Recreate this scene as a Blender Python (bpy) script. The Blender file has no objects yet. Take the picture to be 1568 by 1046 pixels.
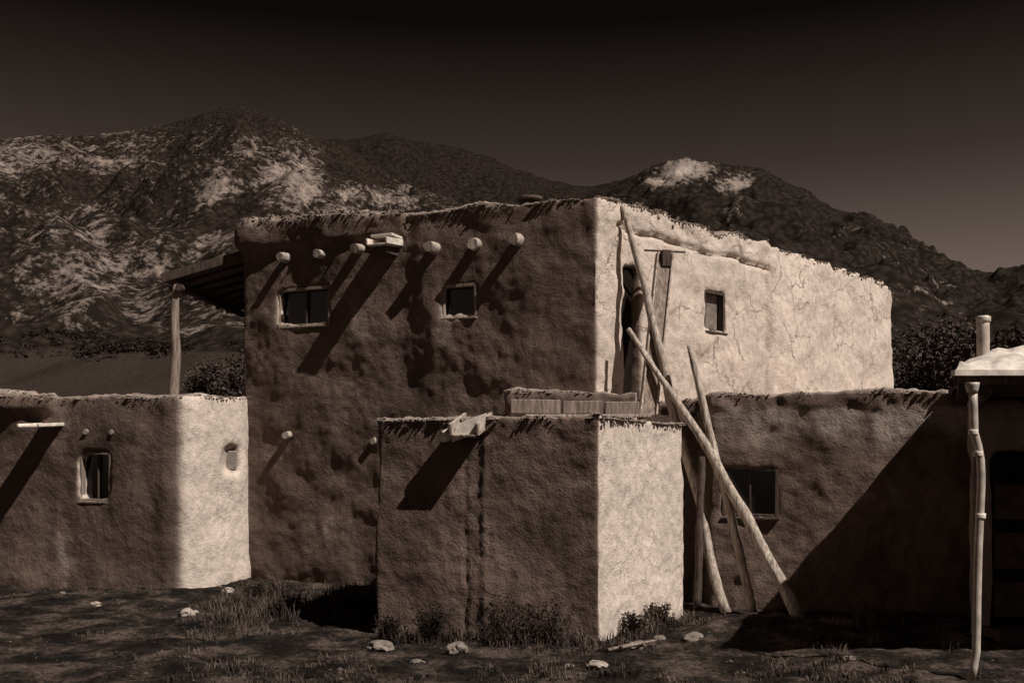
import bpy, bmesh, math, random
from mathutils import Vector, noise, Matrix
random.seed(7)
scene=bpy.context.scene
F=1568.0; CX=784.0; HY=700.0; CH=2.0
def X(px,d): return (px-CX)/F*d
def Z(py,d): return CH+(HY-py)/F*d
def P(px,py,d): return Vector((X(px,d),d,Z(py,d)))
def hit(px,A,B):
    # point of wall line A-B seen on a given bearing (survey of the real wall)
    k=(px-CX)/F
    ax,ay=A[0],A[1]; dx,dy=B[0]-ax,B[1]-ay
    s=(k*ay-ax)/(dx-k*dy)
    return Vector((ax+dx*s,ay+dy*s,0))

# ------------------------------------------------------------ materials
def new_mat(name):
    m=bpy.data.materials.new(name); m.use_nodes=True
    nt=m.node_tree; b=nt.nodes['Principled BSDF']
    b.inputs['Specular IOR Level'].default_value=0.1
    b.inputs['Roughness'].default_value=0.9
    return m,nt,b
def N(nt,t,**kw):
    n=nt.nodes.new(t)
    for k,v in kw.items():
        if k in n.inputs.keys(): n.inputs[k].default_value=v
        else: setattr(n,k,v)
    return n
def ramp(nt,fac,stops):
    r=nt.nodes.new('ShaderNodeValToRGB')
    e=r.color_ramp.elements
    while len(e)<len(stops): e.new(0.5)
    for i,(p,c) in enumerate(stops):
        e[i].position=p; e[i].color=(*c,1) if len(c)==3 else c
    nt.links.new(fac,r.inputs[0]); return r
def g(v): return (v,v,v)
def mixc(nt,fac,a,b,mode='MIX'):
    m=nt.nodes.new('ShaderNodeMix'); m.data_type='RGBA'; m.blend_type=mode
    for s,i in ((fac,0),(a,6),(b,7)):
        if hasattr(s,'is_linked'): nt.links.new(s,m.inputs[i])
        elif isinstance(s,(int,float)): m.inputs[i].default_value=s
        else: m.inputs[i].default_value=(*s,1)
    return m.outputs[2]
def mth(nt,op,a,b=None,clamp=False):
    m=nt.nodes.new('ShaderNodeMath'); m.operation=op; m.use_clamp=clamp
    for i,s in enumerate((a,b)):
        if s is None: continue
        if isinstance(s,(int,float)): m.inputs[i].default_value=s
        else: nt.links.new(s,m.inputs[i])
    return m.outputs[0]

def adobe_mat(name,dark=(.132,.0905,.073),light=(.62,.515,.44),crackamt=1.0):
    m,nt,b=new_mat(name)
    tc=N(nt,'ShaderNodeTexCoord'); co=tc.outputs['Object']
    at=N(nt,'ShaderNodeAttribute',attribute_name='sun_tone')
    n1=N(nt,'ShaderNodeTexNoise',Scale=.9,Detail=4.0,Roughness=.6); nt.links.new(co,n1.inputs[0])
    n2=N(nt,'ShaderNodeTexNoise',Scale=9.0,Detail=5.0,Roughness=.68); nt.links.new(co,n2.inputs[0])
    n3=N(nt,'ShaderNodeTexNoise',Scale=55.0,Detail=2.0,Roughness=.6); nt.links.new(co,n3.inputs[0])
    base=mixc(nt,at.outputs['Fac'],dark,light)  # shaded and sunlit wall tones put into the base colour
    r1=ramp(nt,n1.outputs[0],[(.3,g(.62)),(.7,g(1.25))])
    lowc=mth(nt,'MULTIPLY',at.outputs['Fac'],.6,True)
    var=mixc(nt,lowc,r1.outputs[0],(1,1,1))
    c=mixc(nt,1.0,base,var,'MULTIPLY')
    r2=ramp(nt,n2.outputs[0],[(.35,g(.80)),(.65,g(1.10))])
    c=mixc(nt,1.0,c,r2.outputs[0],'MULTIPLY')
    rf=ramp(nt,n3.outputs[0],[(.64,g(0)),(.74,g(.45))])
    c=mixc(nt,rf.outputs[0],c,(.36,.29,.25))
    # shrinkage cracks, mostly on the faces painted in the sunlit tone
    vm=N(nt,'ShaderNodeVectorMath',operation='SCALE'); vm.inputs[3].default_value=.9
    nd=N(nt,'ShaderNodeTexNoise',Scale=1.8,Detail=6.0,Roughness=.6); nt.links.new(co,nd.inputs[0])
    nt.links.new(nd.outputs[1],vm.inputs[0])
    va=N(nt,'ShaderNodeVectorMath',operation='ADD'); nt.links.new(co,va.inputs[0]); nt.links.new(vm.outputs[0],va.inputs[1])
    vo=N(nt,'ShaderNodeTexVoronoi',feature='DISTANCE_TO_EDGE',Scale=1.1); nt.links.new(va.outputs[0],vo.inputs[0])
    rc=ramp(nt,vo.outputs[0],[(.0,g(1)),(.014,g(0))])
    rm=ramp(nt,n1.outputs[0],[(.44,g(0)),(.56,g(1))])
    cr=mth(nt,'MULTIPLY',rc.outputs[0],rm.outputs[0])
    am=mth(nt,'ADD',mth(nt,'MULTIPLY',at.outputs['Fac'],.9*crackamt),.12,True)
    cr=mth(nt,'MULTIPLY',cr,am)
    c=mixc(nt,mth(nt,'MULTIPLY',cr,.75),c,(.12,.085,.07))
    nt.links.new(c,b.inputs['Base Color'])
    h=mth(nt,'ADD',n2.outputs[0],mth(nt,'MULTIPLY',n3.outputs[0],.26))
    h=mth(nt,'SUBTRACT',h,mth(nt,'MULTIPLY',cr,.6))
    bp=N(nt,'ShaderNodeBump',Strength=.75,Distance=.045); nt.links.new(h,bp.inputs['Height'])
    nt.links.new(bp.outputs[0],b.inputs['Normal'])
    return m
ADOBE=adobe_mat('adobe_plaster')
ADOBE2=adobe_mat('adobe_plaster_smooth',crackamt=.25)
def wood_mat(name,c0,c1,sc=6.0):
    m,nt,b=new_mat(name)
    tc=N(nt,'ShaderNodeTexCoord')
    mp=N(nt,'ShaderNodeMapping'); mp.inputs['Scale'].default_value=(5,5,.6)
    nt.links.new(tc.outputs['Object'],mp.inputs[0])
    n=N(nt,'ShaderNodeTexNoise',Scale=sc,Detail=5.0,Roughness=.7); nt.links.new(mp.outputs[0],n.inputs[0])
    r=ramp(nt,n.outputs[0],[(.35,c0),(.65,c1)])
    nt.links.new(r.outputs[0],b.inputs['Base Color'])
    bp=N(nt,'ShaderNodeBump',Strength=.6,Distance=.01); nt.links.new(n.outputs[0],bp.inputs['Height'])
    nt.links.new(bp.outputs[0],b.inputs['Normal'])
    return m
WOOD=wood_mat('weathered_wood',(.11,.08,.066),(.33,.26,.215))
WOODL=wood_mat('bleached_wood',(.15,.117,.097),(.55,.46,.39))
WOODD=wood_mat('dark_wood',(.035,.025,.021),(.11,.08,.066))
def flat(name,c,rough=.8,spec=.2,metal=0):
    m,nt,b=new_mat(name)
    tc=N(nt,'ShaderNodeTexCoord')
    n=N(nt,'ShaderNodeTexNoise',Scale=9.0,Detail=5.0); nt.links.new(tc.outputs['Object'],n.inputs[0])
    r=ramp(nt,n.outputs[0],[(.3,tuple(v*.6 for v in c)),(.7,tuple(min(1,v*1.2) for v in c))])
    nt.links.new(r.outputs[0],b.inputs['Base Color'])
    b.inputs['Roughness'].default_value=rough; b.inputs['Specular IOR Level'].default_value=spec
    b.inputs['Metallic'].default_value=metal
    return m
GLASS=flat('window_glass',(.012,.009,.008),.12,.5)
GREY_PANEL=flat('grey_reflection_panel',(.20,.165,.14),.4,.3)  # grey reflection of a pane put into colour; shared with the notch shutter
PALE=flat('pale_painted_tin',(.70,.61,.53),.6,.3)
TIN=flat('galvanised_pipe',(.50,.43,.37),.55,.4,.1)
DARKW=flat('dark_adobe',(.07,.05,.042),.95,.1)
BLACK=flat('black_door_and_shade_board',(.014,.010,.008),.95,.05)
ROCK=flat('pale_rock',(.20,.165,.14),.95,.1)
STRAW=flat('straw_and_pebble',(.27,.215,.18),.95,.1)

# ------------------------------------------------------------ helpers
def link(o,parent=None):
    scene.collection.objects.link(o)
    if parent is not None: o.parent=parent
    return o
def empty(name,loc=(0,0,0)):
    e=bpy.data.objects.new(name,None); e.empty_display_size=.3
    scene.collection.objects.link(e); return e
def mesh_obj(name,verts,faces,mat,parent=None,smooth=False):
    me=bpy.data.meshes.new(name); me.from_pydata([tuple(v) for v in verts],[],faces); me.update()
    if mat: me.materials.append(mat)
    if smooth: me.polygons.foreach_set('use_smooth',[True]*len(me.polygons))
    return link(bpy.data.objects.new(name,me),parent)
def board(name,c,ax,ay,az,mat,parent=None,bev=.008):
    """box from centre and three half-axis vectors, bevelled"""
    c=Vector(c);ax=Vector(ax);ay=Vector(ay);az=Vector(az)
    bm=bmesh.new(); vs=[]
    for k in (-1,1):
        for j in (-1,1):
            for i in (-1,1): vs.append(bm.verts.new(c+ax*i+ay*j+az*k))
    for f in ((0,2,3,1),(4,5,7,6),(0,1,5,4),(2,6,7,3),(0,4,6,2),(1,3,7,5)): bm.faces.new([vs[i] for i in f])
    bmesh.ops.recalc_face_normals(bm,faces=bm.faces)
    if bev: bmesh.ops.bevel(bm,geom=bm.edges[:],offset=bev,segments=2,affect='EDGES',profile=.5)
    me=bpy.data.meshes.new(name); bm.to_mesh(me); bm.free(); me.materials.append(mat)
    return link(bpy.data.objects.new(name,me),parent)
def pole(name,pts,radii,mat,parent=None,seg=14,wob=.12,fn=40):
    """tapered, slightly crooked trunk along a polyline"""
    pts=[Vector(p) for p in pts]
    L=[0]
    for a,b in zip(pts,pts[1:]): L.append(L[-1]+(b-a).length)
    n=max(3,min(fn,int(L[-1]/.12)))
    vs=[];fs=[]
    sd=random.random()*50
    for i in range(n+1):
        s=L[-1]*i/n
        k=0
        while k<len(pts)-2 and s>L[k+1]: k+=1
        t=(s-L[k])/(L[k+1]-L[k]); c=pts[k].lerp(pts[k+1],t); r=radii[k]+(radii[k+1]-radii[k])*t
        d=(pts[k+1]-pts[k]).normalized()
        u=d.cross(Vector((0,1,0.01))).normalized()
        if abs(d.y)>.95: u=d.cross(Vector((0,0,1))).normalized()
        v=d.cross(u)
        c=c+u*(noise.noise(Vector((s*.9,sd,0)))*r*.9)
        for j in range(seg):
            a=2*math.pi*j/seg
            rr=r*(1+wob*noise.noise(Vector((s*3+sd,math.cos(a)*1.3,math.sin(a)*1.3))))
            vs.append(c+u*math.cos(a)*rr+v*math.sin(a)*rr)
    for i in range(n):
        for j in range(seg):
            fs.append((i*seg+j,i*seg+(j+1)%seg,(i+1)*seg+(j+1)%seg,(i+1)*seg+j))
    fs.append(tuple(range(seg))[::-1]); fs.append(tuple(range(n*seg,n*seg+seg)))
    o=mesh_obj(name,vs,fs,mat,parent)
    o.data.polygons.foreach_set('use_smooth',[len(p.vertices)==4 for p in o.data.polygons])
    return o

def prism_bm(pts,batter=.1,zb=-.4,cuts=()):
    area=sum(pts[i][0]*pts[(i+1)%len(pts)][1]-pts[(i+1)%len(pts)][0]*pts[i][1] for i in range(len(pts)))
    if area<0: pts=pts[::-1]
    n=len(pts)
    bot=[]
    for i,p in enumerate(pts):
        a=Vector(pts[i-1][:2]);b=Vector(p[:2]);c=Vector(pts[(i+1)%n][:2])
        e1=(b-a).normalized();e2=(c-b).normalized()
        n1=Vector((e1.y,-e1.x));n2=Vector((e2.y,-e2.x))
        m=(n1+n2)
        m=m/max(.5,m.length_squared)*2
        bot.append(b+m*batter)
    verts=[(q.x,q.y,zb) for q in bot]+[tuple(p) for p in pts]
    faces=[tuple(range(n))[::-1],tuple(range(n,2*n))]
    for i in range(n):
        j=(i+1)%n; faces.append((i,j,n+j,n+i))
    me=bpy.data.meshes.new('tmp'); me.from_pydata(verts,[],faces); me.update()
    o=bpy.data.objects.new('tmp',me); scene.collection.objects.link(o)
    cutters=[]
    for cpos,tang,nrm,w,h,dep in cuts:
        c=board('tmpc',cpos,tang*w/2,nrm*dep,Vector((0,0,h/2)),None,bev=0); cutters.append(c)
        md=o.modifiers.new('b','BOOLEAN'); md.object=c; md.operation='DIFFERENCE'; md.solver='EXACT'
    dg=bpy.context.evaluated_depsgraph_get()
    res=bpy.data.meshes.new_from_object(o.evaluated_get(dg))
    for c in cutters: bpy.data.objects.remove(c)
    bpy.data.objects.remove(o)
    return res
def sst(x): x=max(0,min(1,x)); return x*x*(3-2*x)
def adobe(name,meshes,parent,voxel=.05,smooth=5,disp=None,amp=(.05,.022,.009),lightfn=None,capamp=1.0,topz=None,mat=None,bits=0,bitz=2):
    bm=bmesh.new()
    for m in meshes: bm.from_mesh(m)
    me=bpy.data.meshes.new(name); bm.to_mesh(me); bm.free()
    o=link(bpy.data.objects.new(name,me))
    md=o.modifiers.new('r','REMESH'); md.mode='VOXEL'; md.voxel_size=voxel
    ms=o.modifiers.new('s','SMOOTH'); ms.factor=.5; ms.iterations=smooth
    dg=bpy.context.evaluated_depsgraph_get()
    res=bpy.data.meshes.new_from_object(o.evaluated_get(dg))
    o.modifiers.clear(); o.data=res; res.name=name
    nrm=[v.normal.copy() for v in res.vertices]
    for v,nn in zip(res.vertices,nrm):
        p=v.co.copy()
        top=max(0,min(1,(nn.z-.2)*2))
        d=amp[0]*noise.noise(p*.85)+amp[1]*noise.noise(p*2.6+Vector((9,0,0)))+amp[2]*noise.noise(p*8.0)
        band=top
        if topz: band=max(top,sst((p.z-topz+.14+.08*noise.noise(Vector((p.x*2,p.y*2,0))))/.05)*.6)
        d+=top*capamp*.035*noise.noise(p*1.2)
        d+=band*capamp*(.016*noise.noise(p*5.0)+.030*noise.noise(p*12.0)+.008)
        if disp: d+=disp(p,nn)
        v.co=p+nn*d
    res.update()
    a=res.attributes.new('sun_tone','FLOAT','POINT')
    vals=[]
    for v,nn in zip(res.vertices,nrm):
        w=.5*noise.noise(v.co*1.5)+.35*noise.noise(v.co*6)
        side=max(0,min(1,(nn.x-.12)/.45))*(1 if nn.y<.5 else .5)  # painted sunlight: faces turned to the sun get the pale tone
        cap=max(0,min(1,(nn.z-.2+w*.9)/.5))*.36  # upward faces paler too, as if sunlit
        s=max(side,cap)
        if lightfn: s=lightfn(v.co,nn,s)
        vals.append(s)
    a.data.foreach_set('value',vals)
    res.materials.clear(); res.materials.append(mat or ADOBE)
    res.polygons.foreach_set('use_smooth',[True]*len(res.polygons))
    o.parent=parent
    if bits:
        # straw ends and pebbles weathering out of the wall cap
        rb=random.Random(11)
        cand=[(v.co,nn) for v,nn in zip(res.vertices,nrm) if .25<nn.z<.93 and v.co.z>bitz and nn.y<.4]
        vs=[];fs=[]
        for _ in range(bits):
            c,nn=rb.choice(cand); c=c+Vector((rb.gauss(0,.03),rb.gauss(0,.03),0))-nn*.004
            if noise.noise(c*2.0)<-.25: continue
            s=rb.uniform(.007,.02)*(1.7 if rb.random()<.06 else 1)
            st=Vector((rb.uniform(.5,2.0),rb.uniform(.5,2.0),rb.uniform(.5,1.1)))
            b0=len(vs)
            for q in ((1,0,0),(0,1,0),(-1,0,0),(0,-1,0),(0,0,1),(0,0,-1)):
                vs.append(c+Vector((q[0]*st.x+rb.uniform(-.3,.3),q[1]*st.y+rb.uniform(-.3,.3),q[2]*st.z))*s)
            for k in range(4): fs.append((b0+k,b0+(k+1)%4,b0+4)); fs.append((b0+(k+1)%4,b0+k,b0+5))
        mesh_obj('cap_straw',vs,fs,STRAW,parent)
    return o

def window(parent,px0,px1,py0,py1,A,B,depth=.22,pane=None,mull=1,inset=.05,fr=.045,fmat=None,rails=0):
    a=hit(px0,A,B); b=hit(px1,A,B); c=(a+b)/2; tang=(b-a).normalized(); w=(b-a).length
    nrm=Vector((tang.y,-tang.x,0))
    if nrm.y>0: nrm=-nrm
    z0=Z(py1,c.y);z1=Z(py0,c.y);h=z1-z0; c.z=(z0+z1)/2
    cut=(c,tang,nrm,w,h,depth)
    fm=fmat or WOOD
    ce=c-nrm*inset
    zz=Vector((0,0,1))
    t=fr/2
    win=bpy.data.objects.new('window',None); scene.collection.objects.link(win); win.parent=parent
    for s in (-1,1):
        board('window_jamb',ce+tang*s*(w/2-t*.2),tang*t,nrm*.05,zz*(h/2+t),fm,win,.005)
        board('window_rail',ce+zz*s*(h/2-t*.1),tang*(w/2-1.3*t),nrm*.047,zz*t,fm,win,.005)
    for k in range(mull):
        x=-w/2+w*(k+1)/(mull+1)
        board('mullion',ce-nrm*.035+tang*x,tang*t*.5,nrm*.018,zz*(h/2-1.3*t),WOODD,win,.003)
    for k in range(rails):
        board('glazing_bar',ce-nrm*.038+zz*(-h/2+h*(k+1)/(rails+1)),tang*(w/2-2*t),nrm*.012,zz*t*.4,WOODD,win,.003)
    board('sill',c+zz*(-h/2-.03)+nrm*.0,tang*(w/2+.03),nrm*.05,zz*.014,fm,win,.005)
    board('glass',ce-nrm*.075,tang*(w/2),nrm*.006,zz*(h/2),pane or GLASS,win,0)
    return cut
def viga(parent,px,py,A,B,out=.17,r=.08,name='viga'):
    c=hit(px+2,A,B); d=Vector(B)-Vector(A); d.z=0; t=d.normalized(); n=Vector((t.y,-t.x,0))
    if n.y>0:n=-n
    c.z=Z(py,c.y)
    n2=(n+V((random.uniform(-.1,.2),0,random.uniform(-.12,.05)))).normalized()
    out*=random.uniform(.9,1.2); r*=random.uniform(.92,1.08)
    return pole(name,[c-n2*.3,c+n2*out*.5,c+n2*out],[r*1.02,r,r*.9],WOODL,parent,seg=18,wob=.3)

# ------------------------------------------------------------ main house
V=Vector
house=empty('adobe_house')
C=(1.18,14.5,5.72); S=(-1.69,15.76,5.74)
L2=(-4.44,16.97,5.84)
R1=(4.55,17.85,5.70); R2=(7.7,21.3,5.70); R3=(8.05,21.8,5.45)
w1=window(house,427,504,442,498,S,L2,mull=1)
w2=window(house,677,728,437,485,S,C,mull=0)
w3=window(house,1079,1109,448,507,C,R1,mull=0,pane=GREY_PANEL,fmat=WOODD)  # pane painted the grey that its glass reflects
# narrow doorway behind the ladder; black board added to keep its recess dark
da=hit(954,C,R1); db=hit(976,C,R1); dc=(da+db)/2; dt=(db-da).normalized(); dn=V((dt.y,-dt.x,0)); dc.z=(Z(408,dc.y)+2.5)/2
dh=Z(408,dc.y)-2.5
door_cut=(dc,dt,dn,(db-da).length,dh,.28)
board('doorway_shade_board',dc-dn*.10,dt*(db-da).length/2*1.1,dn*.02,V((0,0,dh/2)),BLACK,house,.004)
m1=prism_bm([C,R1,R2,R3,(7.6,24,5.4),(-1.3,24,5.5),(-4.1,24,5.6),L2],.07,-.4,[w1,w2,w3,door_cut])
def main_disp(p,n):
    d=0
    if n.y<-.3 and n.x<.3:
        d+=.05*noise.noise(V((p.x*.9+3,0,p.z*.6)))+.03*noise.noise(V((p.x*1.9,3,p.z*1.3)))
        q=V((p.x+2.2,0,p.z-1.6)); r=q.length
        d+=.020*math.tanh((r-.75+.25*noise.noise(p*1.7))*10)*(1 if r<1.5 else max(0,1-(r-1.5)*1.5))
        xs=-1.62+.1*noise.noise(V((0,1,p.z*.9)))
        d-=.05*math.exp(-((p.x-xs)/.22)**2)*(1 if p.z<5.2 else .6)
        d+=.09*sst((-1.64-p.x)/.05)*sst((p.z-5.34)/.14)
    if n.z>.5 and p.x>4.5: d-=.09
    if n.x>.3 and p.z>3:
        s=(p.x-1.18)
        zc=5.36-.03*s+.07*noise.noise(V((s*2.2,4,0)))
        if .3<s<3.3: d-=.07*math.exp(-((p.z-zc)/.035)**2)
        if s<3.4 and p.z>zc: d+=.02-.10*max(0,noise.noise(V((s*2.5,p.z*3,2))))
        d-=.05*math.exp(-((p.x-4.42-.05*noise.noise(V((p.z*3,0,0))))/.035)**2)
        d+=.05*sst((p.x-4.46)/.1)
        d-=.05*math.exp(-(((s-1.9)/.16)**2+((p.z-3.55)/.16)**2))
        # flaked patches of the outer coat
        if s<3.3: d-=.022*sst((noise.noise(V((s*1.6,p.z*1.6,11)))-.18)/.035)
    return d
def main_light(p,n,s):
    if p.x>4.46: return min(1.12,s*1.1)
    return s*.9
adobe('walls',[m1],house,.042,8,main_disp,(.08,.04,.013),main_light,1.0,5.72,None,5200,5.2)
for px,py in ((437,394),(492,389),(551,385)): viga(house,px,py,S,L2)
for px,py in ((665,380),(729,375),(794,371)): viga(house,px,py,S,C,r=.09,out=.18)
viga(house,444,665,S,L2,out=.18,r=.07); viga(house,573,677,S,L2,out=.09,r=.06)
def canale(parent,c,n,t,L,w,h,mat,drop=.1):
    e=bpy.data.objects.new('canale',None); scene.collection.objects.link(e); e.parent=parent
    d=(n-V((0,0,drop))).normalized(); u=t.cross(d).normalized()
    if u.z<0:u=-u
    cc=c+d*(L/2-.15)
    board('trough_floor',cc,t*w/2,d*(L/2+.15),u*.016,mat,e)
    for s in (-1,1): board('trough_side',cc+t*s*(w/2+.02)+u*h/2,t*.018,d*(L/2+.15),u*h/2,mat,e)
    return e
t=(V(C)-V(S)); t.z=0; t.normalize(); n=V((t.y,-t.x,0)); 
if n.y>0:n=-n
cc=hit(598,S,L2); cc.z=Z(378,cc.y)
canale(house,cc,n,t,.42,.30,.10,PALE,.10)
board('canale_bearer',cc-V((0,0,.09))+n*.1,t*.1,n*.22,V((0,0,.055)),WOODD,house)
board('canale_cover',cc+V((0,0,.125))+n*.08,t*.19,n*.2,V((0,0,.02)),PALE,house)
pole('chimney_pot',[(.28,16,5.4),(.28,16,5.99)],[.15,.14],WOODD,house)
pole('chimney_cap',[(.28,16,6.0),(.28,16,6.05)],[.22,.20],WOODD,house)
# porch on the left of the upper storey
pw=empty('porch_roof')
a=V((-5.85,17.2,4.98)); b=V((-4.25,17.1,5.42)); dv=V((.25,3.2,.0)); sl=(b-a); u=sl.cross(dv).normalized()
if u.z<0:u=-u
board('roof_deck',(a+b)/2+dv/2,sl/2,dv/2,u*.045,WOODD,pw)
board('roof_edge_board',(a+b)/2-dv.normalized()*.03+u*.02,sl/2*1.02,dv.normalized()*.02,u*.075,WOODD,pw)
for k in range(6):
    q=a+dv*(k+.5)/6-u*.11
    pole('rafter',[q-sl*.02,q+sl],[.05,.05],WOODD,pw)
pole('eave_beam',[a+sl*.12-u*.2-dv*.02,a+sl*.12-u*.2+dv],[.06,.06],WOODD,pw)
pole('porch_post',[(-5.72,17.25,2.7),(-5.66,17.25,4.0),(-5.64,17.25,4.93)],[.09,.075,.065],WOOD,pw)

# ------------------------------------------------------------ left house
lh=empty('adobe_house')
Q2=(-4.37,16.72,3.02)
Q3=(-7.16,16.05,2.95)
QA=(-5.45,15.52,2.96)
wl=window(lh,123,168,694,766,Q3,QA,mull=1,depth=.25,fr=.04)
nz=Z(702,16.3)
notch=(V((-4.38,16.36,nz)),V((1,0,0)),V((0,1,0)),.50,.44,.25)
l1=prism_bm([QA,(-5.2,15.42,2.97),(-5.0,15.43,2.97),(-4.85,15.54,2.97),(-4.75,15.75,2.98),Q2,(-4.4,19,2.95),(-7.2,19.5,2.9),Q3],.07,-.4,[wl,notch])
l2=prism_bm([(-7.08,16.0,2.96),(-6.95,16.6,2.96),(-7.2,19.5,2.9),(-12.5,19.5,2.9),(-12.5,17.75,2.98)],.1)
def left_disp(p,n):
    d=.03*noise.noise(V((p.x*1.3,p.y,p.z*.9)))
    if n.y<-.2: d+=.09*sst((-7.12-p.x)/.06)*sst((p.z-2.66)/.12)
    d+=.03*sst((.5-p.z)/.6)
    return d
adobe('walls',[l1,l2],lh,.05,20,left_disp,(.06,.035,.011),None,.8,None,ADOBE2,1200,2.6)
tt=(V(QA)-V(Q3)); tt.z=0; tt.normalize(); nn=V((tt.y,-tt.x,0))
if nn.y>0: nn=-nn
c2=V((-7.22,15.93,Z(652,15.8)))
canale(lh,c2,nn,tt,.42,.34,.05,PALE,.06)
for px in (135,175): viga(lh,px-3,661,Q3,QA,out=.06,r=.04,name='peg')
board('notch_shutter',(-4.57,16.50,nz-.03),V((.11,.06,0)),(0,.01,0),(0,0,.15),GREY_PANEL,lh)

# ------------------------------------------------------------ shed in front
sh=empty('adobe_shed')
H0=(-1.52,11.62,2.43); H1=(.93,11.0,2.44); H2=(2.2,13.25,2.44)
s1=prism_bm([H0,H1,H2,(2.0,14.5,2.4),(-.9,14.8,2.4)],.035,-.4)
def shed_disp(p,n):
    d=0
    if n.y<-.3 and n.x<.35:
        xs=-.30+.05*noise.noise(V((0,2,p.z*1.6)))+.03*noise.noise(V((0,7,p.z*6)))
        d+=.014*math.tanh((p.x-xs)*14)
        d+=.016*math.exp(-((p.x-xs)/.035)**2)*(1+noise.noise(p*5))
        d-=.018*math.exp(-((p.x-xs+.21+.04*noise.noise(V((3,3,p.z*3))))/.022)**2)
        if abs(p.x-xs+.1)<.16: d+=.012*noise.noise(p*11)
        if p.z>2.2: d+=.03*max(0,noise.noise(V((p.x*4,0,p.z*5))))
        d+=.035*noise.noise(V((p.x*1.6,1,p.z*1.3)))
    return d
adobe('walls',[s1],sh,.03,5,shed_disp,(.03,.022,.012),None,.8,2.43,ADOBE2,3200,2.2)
ts=(V(H1)-V(H0)); ts.z=0; ts.normalize(); ns=V((ts.y,-ts.x,0))
cs=hit(722,H0,H1); cs.z=2.30
canale(sh,cs,ns,ts,.30,.26,.14,WOODL,.25)
q=hit(727,H0,H1)+ns*.22; q.z=2.32
board('loose_board',q,ts*.17+V((0,0,.06)),(ns*.012+V((0,0,.0))),V((.03,0,.10)),PALE,sh,.006)
pole('drain_pipe',[hit(704,H0,H1)+V((0,0,2.30)),hit(686,H0,H1)+ns*.18+V((0,0,2.21))],[.07,.065],PALE,sh)

# ------------------------------------------------------------ low rear block + right room
rr=empty('adobe_house')
K1=(2.68,13.76,2.84); K2=(5.95,12.95,2.87)
wr=window(rr,1108,1190,718,790,K1,K2,mull=1,depth=.25,fr=.05,fmat=WOODD)
r1=prism_bm([K1,K2,(7.6,16,2.85),(9.8,23,2.9),(7,25,2.8),(2.75,17,2.8)],.03,-.4,[wr])
r2=prism_bm([(-.06,13.35,2.88),(1.62,13.15,2.86),(1.75,14.5,2.8),(-.02,15.2,2.8)],.02,-.4)
r3=prism_bm([(1.5,14.45,2.8),(2.9,14.45,2.8),(2.9,17,2.8),(1.5,16,2.8)],.02,-.4)
def room_disp(p,n):
    d=0
    if n.y<-.3:
        d+=.05*math.exp(-((p.z-2.70+.06*noise.noise(V((p.x*3,0,0))))/.07)**2)*(.5+noise.noise(p*5))
        d+=.02*noise.noise(p*5)+.04*noise.noise(V((p.x*1.3,8,p.z*1.3)))
    return d
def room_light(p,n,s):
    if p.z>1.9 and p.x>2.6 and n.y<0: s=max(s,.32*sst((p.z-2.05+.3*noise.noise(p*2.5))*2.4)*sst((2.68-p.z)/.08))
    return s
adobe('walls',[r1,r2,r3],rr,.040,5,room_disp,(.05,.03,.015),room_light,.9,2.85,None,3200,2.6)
for (a,b,c_,d_) in ((782,858,612,634),(862,922,614,634),(926,978,615,636)):
    dd=12.9; board('roof_timber',(X((a+b)/2,dd),dd,Z((c_+d_)/2,dd)),(X(b,dd)/2-X(a,dd)/2,0,random.uniform(-.01,.01)),(0,.06,0),(0,0,(d_-c_)/F*dd/2),WOOD,rr,.012)
board('roof_plank',(X(900,12.8),12.78,Z(637,12.8)),(.78,-.03,0),(0,.05,0),(0,0,.02),WOODL,rr)

# ------------------------------------------------------------ porch house at far right
ph=empty('porch_house')
def quad_tarp():
    vs=[];fs=[];nx,ny=90,60
    for j in range(ny+1):
        for i in range(nx+1):
            u_=i/nx;v_=j/ny
            y=9.22+v_*4.3; xl=4.0+(y-9.25)*.42
            x=xl+u_*(9.5-xl)
            z=2.80+.24*min(1,v_*5)*min(1,.25+u_*9)+.06*noise.noise(V((x*2.2,y*2.2,0)))+.09*abs(noise.noise(V((x*3.6,y*3.6,1))))+.02*noise.noise(V((x*12,y*12,1)))
            if i==0 or j==0: z=2.775
            vs.append((x,y,z))
    for j in range(ny):
        for i in range(nx):
            k=j*(nx+1)+i; fs.append((k,k+1,k+nx+2,k+nx+1))
    return mesh_obj('roof_covering',vs,fs,PALE,ph,True)
quad_tarp()
def prism_simple(name,pts,z0,z1,mat):
    n=len(pts); vs=[(x,y,z0) for x,y in pts]+[(x,y,z1) for x,y in pts]
    fs=[tuple(range(n))[::-1],tuple(range(n,2*n))]+[(i,(i+1)%n,n+(i+1)%n,n+i) for i in range(n)]
    return mesh_obj(name,vs,fs,mat,ph)
prism_simple('roof_deck',[(4.05,9.29),(9.5,9.29),(9.5,13.6),(5.9,13.6)],2.66,2.765,WOODD)
prism_simple('roof_lip',[(3.98,9.20),(9.5,9.20),(9.5,9.285),(3.98,9.285)],2.735,2.785,PALE)
for k in range(7):
    pole('porch_beam',[(4.35+k*.75,9.4,2.60),(4.35+k*.75+1.2,12.3,2.60)],[.055,.055],WOODD,ph)
dd=11.3
xw0=5.06; xd0=X(1517,dd); xd1=xd0+1.0; zt=Z(692,dd)
m_a=prism_bm([(xw0,dd,2.64),(xd0,dd,2.64),(xd0+.9,dd+1.9,2.64),(xw0+.9,dd+1.9,2.64)],.0,-.3)
m_b=prism_bm([(xd1,dd,2.64),(9.3,dd,2.64),(9.3,dd+1.9,2.64),(xd1,dd+1.9,2.64)],.0,-.3)
m_c=prism_bm([(xd0-.1,dd,2.64),(xd1+.1,dd,2.64),(xd1+.1,dd+.4,2.64),(xd0-.1,dd+.4,2.64)],.0,zt)
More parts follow.
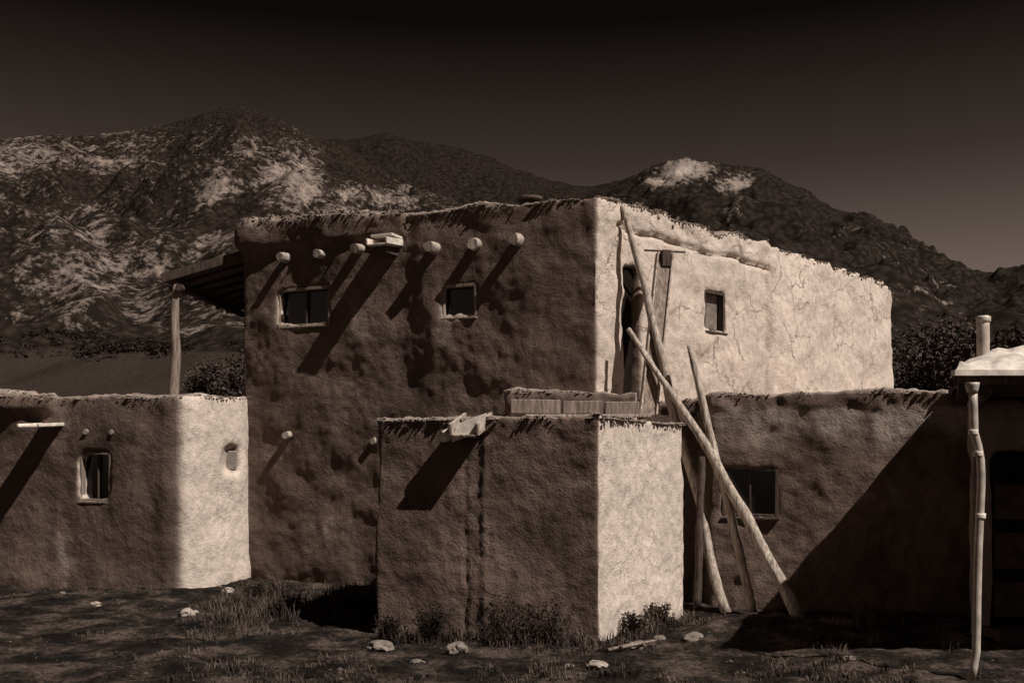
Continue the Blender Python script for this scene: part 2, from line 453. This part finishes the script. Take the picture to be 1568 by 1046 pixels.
adobe('walls',[m_a,m_b,m_c],ph,.05,3,None,(.02,.015,.006),lambda p,n,s:.25)
board('door',((xd0+xd1)/2,dd+.25,zt/2+.1),(.5,0,0),(0,.02,0),(0,0,zt/2+.1),BLACK,ph)
for k in range(3): board('door_panel',((xd0+xd1)/2,dd+.225,.4+.55*k),(.36,0,0),(0,.01,0),(0,0,.2),DARKW,ph)
board('door_step',((xd0+xd1)/2,dd-.2,.05),(.6,0,0),(0,.2,0),(0,0,.09),DARKW,ph,.02)
D=9.24
pts=[P(1490,600,D),P(1490,662,D),P(1499,695,D),P(1502,735,D),P(1501,790,D),P(1499,890,D),P(1494,1000,D),P(1486,1040,D)]
pole('downpipe',pts,[.036]*8,TIN,ph,seg=16,wob=.05,fn=70)
for i in (1,2,4): pole('pipe_collar',[pts[i]-V((0,0,.025)),pts[i]+V((0,0,.025))],[.044,.044],PALE,ph)
pole('gutter_outlet',[P(1490,586,D),P(1490,602,D)],[.065,.045],TIN,ph)
pole('stovepipe',[(4.88,10.6,2.85),(4.88,10.6,3.46)],[.062,.062],TIN,ph,wob=.02)
pole('stovepipe_collar',[(4.88,10.6,3.40),(4.88,10.6,3.45)],[.072,.072],TIN,ph,wob=.02)

# ------------------------------------------------------------ poles & spout
pole('wooden_pole',[P(1113,938,13.25),P(1035,640,14.0),P(985,430,14.55),P(953,316,14.85)],[.068,.065,.055,.042],WOODL,wob=.3)
pole('wooden_pole',[P(1223,948,12.8),P(1190,878,12.95),P(1085,690,13.6),P(962,504,14.4)],[.073,.073,.063,.033],WOODL,wob=.3)
pole('wooden_pole',[P(1150,938,13.2),P(1120,800,13.4),P(1078,610,13.75),P(1055,530,13.9)],[.065,.055,.048,.035],WOODL,wob=.3)
pole('wooden_pole',[P(1068,930,13.3),P(1072,800,13.4),P(1076,700,13.6)],[.055,.05,.045],WOODD,wob=.25)
sp=empty('wooden_downspout')
a=P(1018,388,14.85); b=P(992,636,14.0); d=(a-b).normalized(); tx=V((.97,.24,0)); u=tx.cross(d).normalized()
board('spout_back',(a+b)/2,tx*.10,d*((a-b).length/2),u*.012,WOOD,sp)
for s in (-1,1): board('spout_side',(a+b)/2+tx*.115*s,tx*.014,d*((a-b).length/2),u*.05,WOODL,sp)
board('spout_bracket',P(1018,385,14.9),tx*.32,V((-.24,.97,0))*.02,V((0,0,.012)),WOODD,sp)
board('spout_head',P(1019,398,14.8),tx*.07,u*.06,V((0,0,.12)),WOODD,sp)

# ------------------------------------------------------------ ground
def gh(x,y):
    h=.05*noise.noise(V((x*.5,y*.5,0)))+.055*noise.noise(V((x*1.7,y*1.7,3)))+.03*noise.noise(V((x*5,y*5,7)))+.012*noise.noise(V((x*14,y*14,2)))
    h+=.20*math.exp(-((x-2.75)/.75)**2-((y-11.6)/.6)**2)
    h+=.10*math.exp(-((x+4.5)/1.2)**2-((y-14.9)/.5)**2)
    h-=.14*math.exp(-((x+2.5)/.9)**2-((y-14.2)/.7)**2)
    r=math.hypot(x,y)
    if r>30: h*=max(0,1-(r-30)/30)
    return h
def axis(lo,hi,step,far,k=1.25):
    a=[lo+i*step for i in range(int((hi-lo)/step)+1)]
    s=step;v=a[-1]
    up=[]
    while v<far: s*=k; v+=s; up.append(v)
    s=step;v=a[0];dn=[]
    while v>-far: s*=k; v-=s; dn.append(v)
    return dn[::-1]+a+up
xs=axis(-8,7,.055,9000); ys=axis(7.5,17.5,.055,9000)
vs=[(x,y,gh(x,y)) for y in ys for x in xs]; nx=len(xs)
fs=[(j*nx+i,j*nx+i+1,(j+1)*nx+i+1,(j+1)*nx+i) for j in range(len(ys)-1) for i in range(nx-1)]
gm,nt,b=new_mat('dry_dirt')
tc=N(nt,'ShaderNodeTexCoord')
n1=N(nt,'ShaderNodeTexNoise',Scale=1.5,Detail=6.0,Roughness=.72); n2=N(nt,'ShaderNodeTexNoise',Scale=16.0,Detail=5.0,Roughness=.75)
for q in (n1,n2): nt.links.new(tc.outputs['Object'],q.inputs[0])
r1_=ramp(nt,n1.outputs[0],[(.41,(.012,.0085,.007)),(.5,(.036,.026,.021)),(.60,(.12,.088,.072))])
r2_=ramp(nt,n2.outputs[0],[(.35,g(.3)),(.65,g(1.65))])
c=mixc(nt,1.0,r1_.outputs[0],r2_.outputs[0],'MULTIPLY')
nt.links.new(c,b.inputs['Base Color'])
bp=N(nt,'ShaderNodeBump',Strength=1.0,Distance=.09); nt.links.new(n2.outputs[0],bp.inputs['Height']); nt.links.new(bp.outputs[0],b.inputs['Normal'])
mesh_obj('ground',vs,fs,gm,None,True)

def rock(px,py,s,mat=ROCK):
    d=CH*F/(py-HY); x=X(px,d); z=gh(x,d)
    bm=bmesh.new(); bmesh.ops.create_icosphere(bm,subdivisions=3,radius=1)
    sd=random.random()*90; sc=V((random.uniform(.8,1.3),random.uniform(.7,1),random.uniform(.45,.65)))
    for v in bm.verts:
        p=v.co.copy(); k=1+.6*noise.noise(p*1.1+V((sd,0,0)))+.3*noise.noise(p*2.6+V((sd,0,0)))
        k=min(k,1.12)
        v.co=V((p.x*sc.x,p.y*sc.y,p.z*sc.z))*k*s
    me=bpy.data.meshes.new('rock'); bm.to_mesh(me); bm.free(); me.materials.append(mat)
    o=link(bpy.data.objects.new('rock',me)); o.location=(x,d,z+s*.12); o.rotation_euler=(0,0,random.random()*6)
BR=flat('white_rock',(.40,.335,.285),.9,.1)
for px,py,s,m in ((147,925,.085,BR),(290,942,.13,BR),(350,912,.09,BR),(335,905,.06,ROCK),(497,937,.14,ROCK),(532,940,.09,ROCK),(582,995,.14,ROCK),(915,1024,.09,BR),(975,992,.12,ROCK),(1062,985,.13,ROCK),(700,1000,.12,ROCK),(345,935,.05,ROCK),(870,1022,.05,ROCK),(95,905,.05,ROCK),(640,1010,.06,ROCK),(1010,985,.06,ROCK),(1300,1010,.07,ROCK)): rock(px,py,s,m)
vs=[];fs=[]
for i in range(1300):
    y=8.6+8*random.random()**1.3; x=random.uniform(-.55,.5)*y; s=random.uniform(.005,.018)*(1 if random.random()<.95 else 1.8); z=gh(x,y)
    if noise.noise(V((x*.9,y*.9,31)))<-.05: continue
    b0=len(vs)
    for q in ((1,0,0),(0,1,0),(-1,0,0),(0,-1,0),(0,0,.8),(0,0,-.6)):
        vs.append((x+(q[0]+random.uniform(-.3,.3))*s,y+(q[1]+random.uniform(-.3,.3))*s,z+q[2]*s))
    for k in range(4): fs.append((b0+k,b0+(k+1)%4,b0+4)); fs.append((b0+(k+1)%4,b0+k,b0+5))
mesh_obj('gravel',vs,fs,flat('gravel_stone',(.11,.085,.072),.95,.1))
for p0,p1 in (((950,1005),(1005,985)),((930,1008),(985,1004))):
    A_=V((X(p0[0],10.3),10.3,gh(X(p0[0],10.3),10.3)+.04)); B_=V((X(p1[0],10.8),10.8,gh(X(p1[0],10.8),10.8)+.05))
    pole('broken_stick',[A_,B_],[.018,.012],WOOD)

def grassmat(name,c0,c1):
    m,nt,b=new_mat(name)
    oi=N(nt,'ShaderNodeTexCoord'); n=N(nt,'ShaderNodeTexNoise',Scale=3.0,Detail=2.0); nt.links.new(oi.outputs['Object'],n.inputs[0])
    r=ramp(nt,n.outputs[0],[(.35,c0),(.65,c1)]); nt.links.new(r.outputs[0],b.inputs['Base Color']); return m
GR=grassmat('dry_grass_blades',(.025,.018,.015),(.14,.105,.086))
vs=[];fs=[]
def tuft(x,y,h,n,spread):
    for _ in range(n):
        a=random.random()*6.283; r=spread*random.random()**.6
        bx,by=x+r*math.cos(a),y+r*math.sin(a); z=gh(bx,by)-.01
        l=h*random.uniform(.4,1.1); a2=random.gauss(a,.8); lean=random.uniform(.1,.8)*l; w=random.uniform(.0025,.006)
        ca,sa=math.cos(a2+1.57)*w,math.sin(a2+1.57)*w
        mx,my=bx+math.cos(a2)*lean*.35,by+math.sin(a2)*lean*.35
        ex,ey=bx+math.cos(a2)*lean,by+math.sin(a2)*lean
        b0=len(vs)
        vs.extend([(bx-ca,by-sa,z),(bx+ca,by+sa,z),(mx+ca,my+sa,z+l*.6),(mx-ca,my-sa,z+l*.6),(ex,ey,z+l*random.uniform(.75,1))])
        fs.append((b0,b0+1,b0+2,b0+3)); fs.append((b0+3,b0+2,b0+4))
for i in range(1400):
    y=8.7+6.6*random.random()**1.2; x=random.uniform(-.52,.40)*y
    k=noise.noise(V((x*.8,y*.8,5)))+.5*noise.noise(V((x*2.5,y*2.5,9)))
    if k<.14: continue
    tuft(x,y,random.uniform(.03,.10)+.12*max(0,k-.2),random.randint(10,30),random.uniform(.04,.18))
for i in range(130):
    tuft(random.uniform(-3.9,-1.7),random.uniform(12.2,15.2),random.uniform(.1,.3),40,.16)
for i in range(50):
    s=random.random(); tuft(-1.5+2.4*s,11.45-.6*s-random.random()*.35,random.uniform(.06,.22),30,.1)
for i in range(40):
    s=random.random(); tuft(1.0+1.3*s,10.9+2.0*s-random.random()*.4,random.uniform(.06,.2),30,.1)
for i in range(30): tuft(random.uniform(3.0,5.2),random.uniform(10.5,13),random.uniform(.06,.2),25,.1)
mesh_obj('dry_grass',vs,fs,GR)
def weed(x,y,h,n=90):
    vs=[];fs=[]
    for _ in range(n):
        p=V((x+random.gauss(0,.05),y+random.gauss(0,.04),gh(x,y)-.02)); a=random.random()*6.283
        d=V((math.cos(a)*random.uniform(.1,.7),math.sin(a)*random.uniform(.1,.5),1)).normalized()
        L=h*random.uniform(.5,1.1); steps=5; w=.004
        for s in range(steps):
            q=p+d*L/steps; side=d.cross(V((0,1,0))).normalized()*w
            b0=len(vs); vs.extend([p-side,p+side,q+side*.7,q-side*.7]); fs.append((b0,b0+1,b0+2,b0+3))
            for _k in range(4):
                ld=(d+V((random.gauss(0,.8),random.gauss(0,.8),random.gauss(0,.5)))).normalized()*random.uniform(.02,.045)
                sd=ld.cross(V((random.random(),1,random.random()))).normalized()*.006
                b0=len(vs); vs.extend([q,q+ld*.5+sd,q+ld,q+ld*.5-sd]); fs.append((b0,b0+1,b0+2,b0+3))
            p=q; d=(d+V((random.gauss(0,.12),random.gauss(0,.12),.02))).normalized(); w*=.85
    mesh_obj('weed_bush',vs,fs,GR)
for x,y,h in ((-.87,11.1,.38),(-.15,10.85,.5),(.1,10.8,.42),(.42,10.75,.45),(-1.35,11.3,.25),(1.35,11.4,.25),(-2.9,13.5,.35),(-2.2,13.2,.3),(4.2,12.2,.3),(1.7,12.0,.25),(-3.6,14.3,.3)): weed(x,y,h)

# ------------------------------------------------------------ mountains
def interp(pts,x):
    if x<=pts[0][0]: return pts[0][1]
    for (a,b),(c,d) in zip(pts,pts[1:]):
        if x<=c:
            t=(x-a)/(c-a); t=t*t*(3-2*t)*.4+t*.6
            return b+(d-b)*t
    return pts[-1][1]
def mountmat(name,dark,light,thr,s1,s2,bias=1.0,bump=10.0,soft=.13):
    m,nt,b=new_mat(name)
    tc=N(nt,'ShaderNodeTexCoord'); at=N(nt,'ShaderNodeAttribute',attribute_name='scree')
    n1=N(nt,'ShaderNodeTexNoise',Scale=s1,Detail=3.0,Roughness=.55); n2=N(nt,'ShaderNodeTexNoise',Scale=s2,Detail=4.0,Roughness=.85)
    n3=N(nt,'ShaderNodeTexVoronoi',Scale=s2*2.0)
    for q in (n1,n2,n3): nt.links.new(tc.outputs['Object'],q.inputs[0])
    v=mth(nt,'ADD',mth(nt,'MULTIPLY',n1.outputs[0],.35),mth(nt,'MULTIPLY',n2.outputs[0],.75))
    v=mth(nt,'ADD',v,mth(nt,'MULTIPLY',at.outputs['Fac'],.2*bias))
    v=mth(nt,'SUBTRACT',v,mth(nt,'MULTIPLY',n3.outputs[0],.06))
    r=ramp(nt,v,[(thr[0],g(0)),(thr[1],g(.4)),(thr[1]+soft,g(1))])
    tr=ramp(nt,n3.outputs[0],[(.1,g(1.4)),(.7,g(.5))])
    dk=mixc(nt,1.0,dark,tr.outputs[0],'MULTIPLY')
    c=mixc(nt,r.outputs[0],dk,light)
    field=mth(nt,'MULTIPLY',mth(nt,'ADD',at.outputs['Fac'],1.2),-1.6,True)
    c=mixc(nt,field,c,(.036,.0265,.022))
    nt.links.new(c,b.inputs['Base Color'])
    bp=N(nt,'ShaderNodeBump',Strength=.5,Distance=bump); nt.links.new(n2.outputs[0],bp.inputs['Height']); nt.links.new(bp.outputs[0],b.inputs['Normal'])
    b.inputs['Specular IOR Level'].default_value=0
    return m
def mountain(name,ridge,pxr,dr,df,nu,nt_,gully,mat,patches,pw=1.25,seed=0,base=-.15,foot=None):
    vs=[];sc=[]
    for j in range(nt_+1):
        t=j/nt_*1.2
        for i in range(nu+1):
            px=pxr[0]+(pxr[1]-pxr[0])*i/nu
            rz=(HY-interp(ridge,px))/F*dr
            d=df+(dr-df)*t
            x=(px-CX)/F*d
            if t<=1: s=t**pw
            else: s=1-(t-1)*1.6
            env=max(0,math.sin(min(1,t)*math.pi))**.7*sst(t*5)
            p=V((x*.0022+seed,d*.0022,0))
            rg=noise.noise(p*1.0); rg2=1-2*abs(noise.noise(p*2.6+V((5,5,0)))); rg3=noise.noise(p*7)
            z=rz*s+env*gully*(rg*.6+rg2*.42+rg3*.22-.28)*min(1,rz/300)+ (9*noise.noise(V((x*.015,d*.015,seed)))+7*noise.noise(V((x*.05,d*.05,seed))))*min(1,t*2)
            if j==0: z=-5
            vs.append((x,d,z))
            py=HY-(z-CH)/d*F
            w=base
            jx=26*noise.noise(V((px*.02,py*.02,seed)))+9*noise.noise(V((px*.07,py*.07,seed))); jy=16*noise.noise(V((px*.02,py*.02,seed+7)))+6*noise.noise(V((px*.07,py*.07,seed+7)))
            for (cx,cy,rx,ry,st) in patches:
                q=((px+jx*min(1,rx/45)-cx)/rx)**2+((py+jy*min(1,ry/30)-cy)/ry)**2
                w=max(w,st*math.exp(-q*1.2)) if st>0 else w+st*math.exp(-q)
            if foot and py>foot: w-=.8*sst((py-foot)/25)+1.6*sst((py-foot-28)/12)
            sc.append(w)
    fs=[(j*(nu+1)+i,j*(nu+1)+i+1,(j+1)*(nu+1)+i+1,(j+1)*(nu+1)+i) for j in range(nt_) for i in range(nu)]
    o=mesh_obj(name,vs,fs,mat,None,True)
    a=o.data.attributes.new('scree','FLOAT','POINT'); a.data.foreach_set('value',sc)
    return o
MA=mountmat('mountain_forest_scree',(.026,.019,.0155),(.31,.245,.208),(.56,.635),.007,.055,1.0,8.0,.15)
MB=mountmat('mountain_dark_forest',(.022,.016,.0132),(.05,.038,.032),(.70,.78),.004,.03)
MC=mountmat('mountain_peak_scree',(.024,.018,.0148),(.34,.275,.235),(.67,.74),.004,.030,1.5,10.0,.2)
ridgeA=[(-500,260),(-100,235),(0,213),(60,207),(150,205),(200,200),(250,193),(300,175),(345,164),(375,163),(410,172),(440,190),(475,208),(520,222),(570,248),(620,283),(690,300),(760,350),(850,430),(1000,560),(1100,690)]
MO=mountain('mountain',ridgeA,(-500,1100),3200,420,420,260,165,MA,
  [(60,235,120,28,.45),(200,215,60,14,.3),(440,265,55,36,.95),(472,285,25,26,1.15),(330,292,34,26,.85),(375,225,30,18,.45),(150,355,24,30,.7),(60,330,100,60,.15),(110,420,90,60,.28),(250,400,80,60,.22),(330,385,28,28,.7),(560,303,80,18,.6),(240,480,60,20,.35),(120,480,70,20,.35),(370,176,100,20,-1.0),(540,248,60,30,-1.0),(130,290,90,22,-.35),(300,340,60,20,-.2)],1.15,3.3,.02,505)
ridgeB=[(0,260),(300,230),(400,190),(450,200),(480,211),(530,211),(590,202),(640,212),(690,222),(740,235),(800,260),(860,278),(900,284),(960,274),(1010,282),(1100,330),(1250,450),(1400,600)]
mountain('mountain',ridgeB,(0,1400),5200,1400,300,110,160,MB,[(760,300,30,12,.5)],1.1,8.1,0)
ridgeC=[(700,480),(800,380),(880,310),(930,288),(965,272),(1000,254),(1040,243),(1090,250),(1130,253),(1165,259),(1220,285),(1260,310),(1290,327),(1330,330),(1365,345),(1400,366),(1450,394),(1490,412),(1520,416),(1568,408),(1700,400),(2100,420)]
mountain('mountain',ridgeC,(700,2100),4400,450,420,220,170,MC,
  [(1045,262,66,22,1.15),(1005,277,34,10,1.1),(1118,284,34,16,1.0),(1120,330,12,14,.8),(1400,390,90,30,.25),(1320,350,60,12,.3),(1420,440,90,30,.27),(1450,470,120,20,.2)],1.15,5.7,0)
# conifer belt along the foot of the slope, growing on the terrain, one mesh
cand=[v.co for v in MO.data.vertices if 440<v.co.y<1500 and 508<HY-(v.co.z-CH)/v.co.y*F<548]
rt=random.Random(4)
vs=[];fs=[]
for q in (rt.sample(cand,min(3000,len(cand))) if cand else []):
    if noise.noise(V((q.x*.012,q.y*.012,2)))<-.12: continue
    c0=q+V((rt.uniform(-7,7),rt.uniform(-5,5),-1)); H=rt.uniform(3.5,8.5); R=H*rt.uniform(.25,.45)
    for k in range(16):
        zz=rt.random(); a=rt.random()*6.28; r=R*(1-zz)**.7
        p=c0+V((math.cos(a)*r,math.sin(a)*r,H*(.1+.85*zz))); s=R*rt.uniform(.25,.55)*(1.1-zz)
        u=V((rt.gauss(0,1),rt.gauss(0,1),rt.gauss(0,.5))).normalized(); v=u.cross(V((0,.4,1))).normalized()
        b0=len(vs); vs.extend([p-u*s,p+v*s,p+u*s,p-v*s]); fs.append((b0,b0+1,b0+2,b0+3))
mesh_obj('distant_tree_line',vs,fs,grassmat('distant_foliage',(.032,.024,.02),(.075,.056,.047)))

# ------------------------------------------------------------ trees
LEAF=grassmat('tree_foliage',(.035,.026,.021),(.10,.075,.062))
def tree_mesh(seed,H,R,nleaf=9000):
    rnd=random.Random(seed); vs=[];fs=[];mi=[]
    def limb(a,b,r0,r1):
        d=(b-a).normalized(); u=d.cross(V((.3,1,.1))).normalized(); v=d.cross(u); b0=len(vs)
        for q,r in ((a,r0),(b,r1)):
            for k in range(7):
                an=k*6.283/7; vs.append(q+u*math.cos(an)*r+v*math.sin(an)*r)
        for k in range(7): fs.append((b0+k,b0+(k+1)%7,b0+7+(k+1)%7,b0+7+k)); mi.append(1)
    top=V((0,0,H*.35)); limb(V((0,0,-.3)),top,H*.035,H*.022)
    clumps=[]
    for k in range(30):
        a=rnd.random()*6.283; rr=R*rnd.uniform(.15,.95); zz=H*rnd.uniform(.22,.95)
        rr*=math.sqrt(max(.08,1-((zz/H-.45)/.58)**2))
        c=V((math.cos(a)*rr,math.sin(a)*rr,zz)); mid=top.lerp(c,.5)+V((0,0,.08*H*rnd.random()))
        limb(top-V((0,0,H*.1*rnd.random())),mid,H*.013,H*.007); limb(mid,c,H*.007,H*.002)
        clumps.append((c,R*rnd.uniform(.14,.32)))
    for _ in range(nleaf):
        c,r=rnd.choice(clumps)
        d=V((rnd.gauss(0,1),rnd.gauss(0,1),rnd.gauss(0,.8))); p=c+d*r*.6
        s=rnd.uniform(.06,.15)
        u=V((rnd.gauss(0,1),rnd.gauss(0,1),rnd.gauss(0,1))).normalized(); v=u.cross(V((rnd.random(),rnd.random(),1))).normalized()
        b0=len(vs); vs.extend([p-u*s,p+v*s*.6,p+u*s,p-v*s*.6]); fs.append((b0,b0+1,b0+2,b0+3)); mi.append(0)
    me=bpy.data.meshes.new('cottonwood_tree'); me.from_pydata([tuple(q) for q in vs],[],fs); me.update()
    me.materials.append(LEAF); me.materials.append(WOODD); me.polygons.foreach_set('material_index',mi); return me
T=[tree_mesh(1,8.5,4.0),tree_mesh(2,8.0,4.4),tree_mesh(3,7,3.6)]
def tree(px,d,k,s):
    o=link(bpy.data.objects.new('cottonwood_tree',T[k])); o.location=(X(px,d),d,0); o.scale=(s,s,s); o.rotation_euler=(0,0,random.random()*6)
for px,d,k,s in ((1395,52,0,.93),(1450,50,1,1.03),(1525,48,2,1.1),(1590,50,0,.95),(1360,60,2,.95),(1490,62,1,1.15),(335,62,2,1.12),(375,66,0,.98),(300,75,2,.85)): tree(px,d,k,s)

# ------------------------------------------------------------ light, sky, camera
AZ=math.radians(322); EL=math.radians(50)
sv=V((math.cos(EL)*math.cos(AZ),math.cos(EL)*math.sin(AZ),math.sin(EL)))
sd=bpy.data.lights.new('sun','SUN'); sd.energy=5; sd.angle=math.radians(.5); sd.color=(1,.94,.87)
so=link(bpy.data.objects.new('sun',sd)); so.rotation_euler=sv.to_track_quat('Z','Y').to_euler(); so.location=sv*60
w=bpy.data.worlds.new('World'); scene.world=w; w.use_nodes=True; nt=w.node_tree
bg=nt.nodes['Background']; bg.inputs[1].default_value=.08
sky=N(nt,'ShaderNodeTexSky',sky_type='NISHITA'); sky.sun_disc=False; sky.sun_elevation=EL; sky.sun_rotation=math.pi/2-AZ; sky.altitude=2100
bw=N(nt,'ShaderNodeRGBToBW'); nt.links.new(sky.outputs[0],bw.inputs[0])
tc=N(nt,'ShaderNodeTexCoord'); sx=N(nt,'ShaderNodeSeparateXYZ'); nt.links.new(tc.outputs['Generated'],sx.inputs[0])
# deep-red filter look: the clear sky darkens strongly with height above the horizon
rp=ramp(nt,sx.outputs[2],[(.0,(.50,.37,.31)),(.17,(.52,.385,.325)),(.27,(.22,.158,.132)),(.39,(.030,.021,.018)),(1.0,(.03,.022,.019))])
mm=mixc(nt,1.0,bw.outputs[0],rp.outputs[0],'MULTIPLY')
nt.links.new(mm,bg.inputs[0])
w.cycles.sampling_method='MANUAL'; w.cycles.sample_map_resolution=256
cam=bpy.data.cameras.new('camera'); cam.sensor_width=36; cam.lens=36; cam.shift_y=(HY-523)/F; cam.clip_end=30000; cam.clip_start=.1
co=link(bpy.data.objects.new('camera',cam)); co.location=(0,0,CH); co.rotation_euler=(math.pi/2,0,0); scene.camera=co
scene.view_settings.view_transform='Standard'; scene.view_settings.look='None'; scene.view_settings.exposure=0
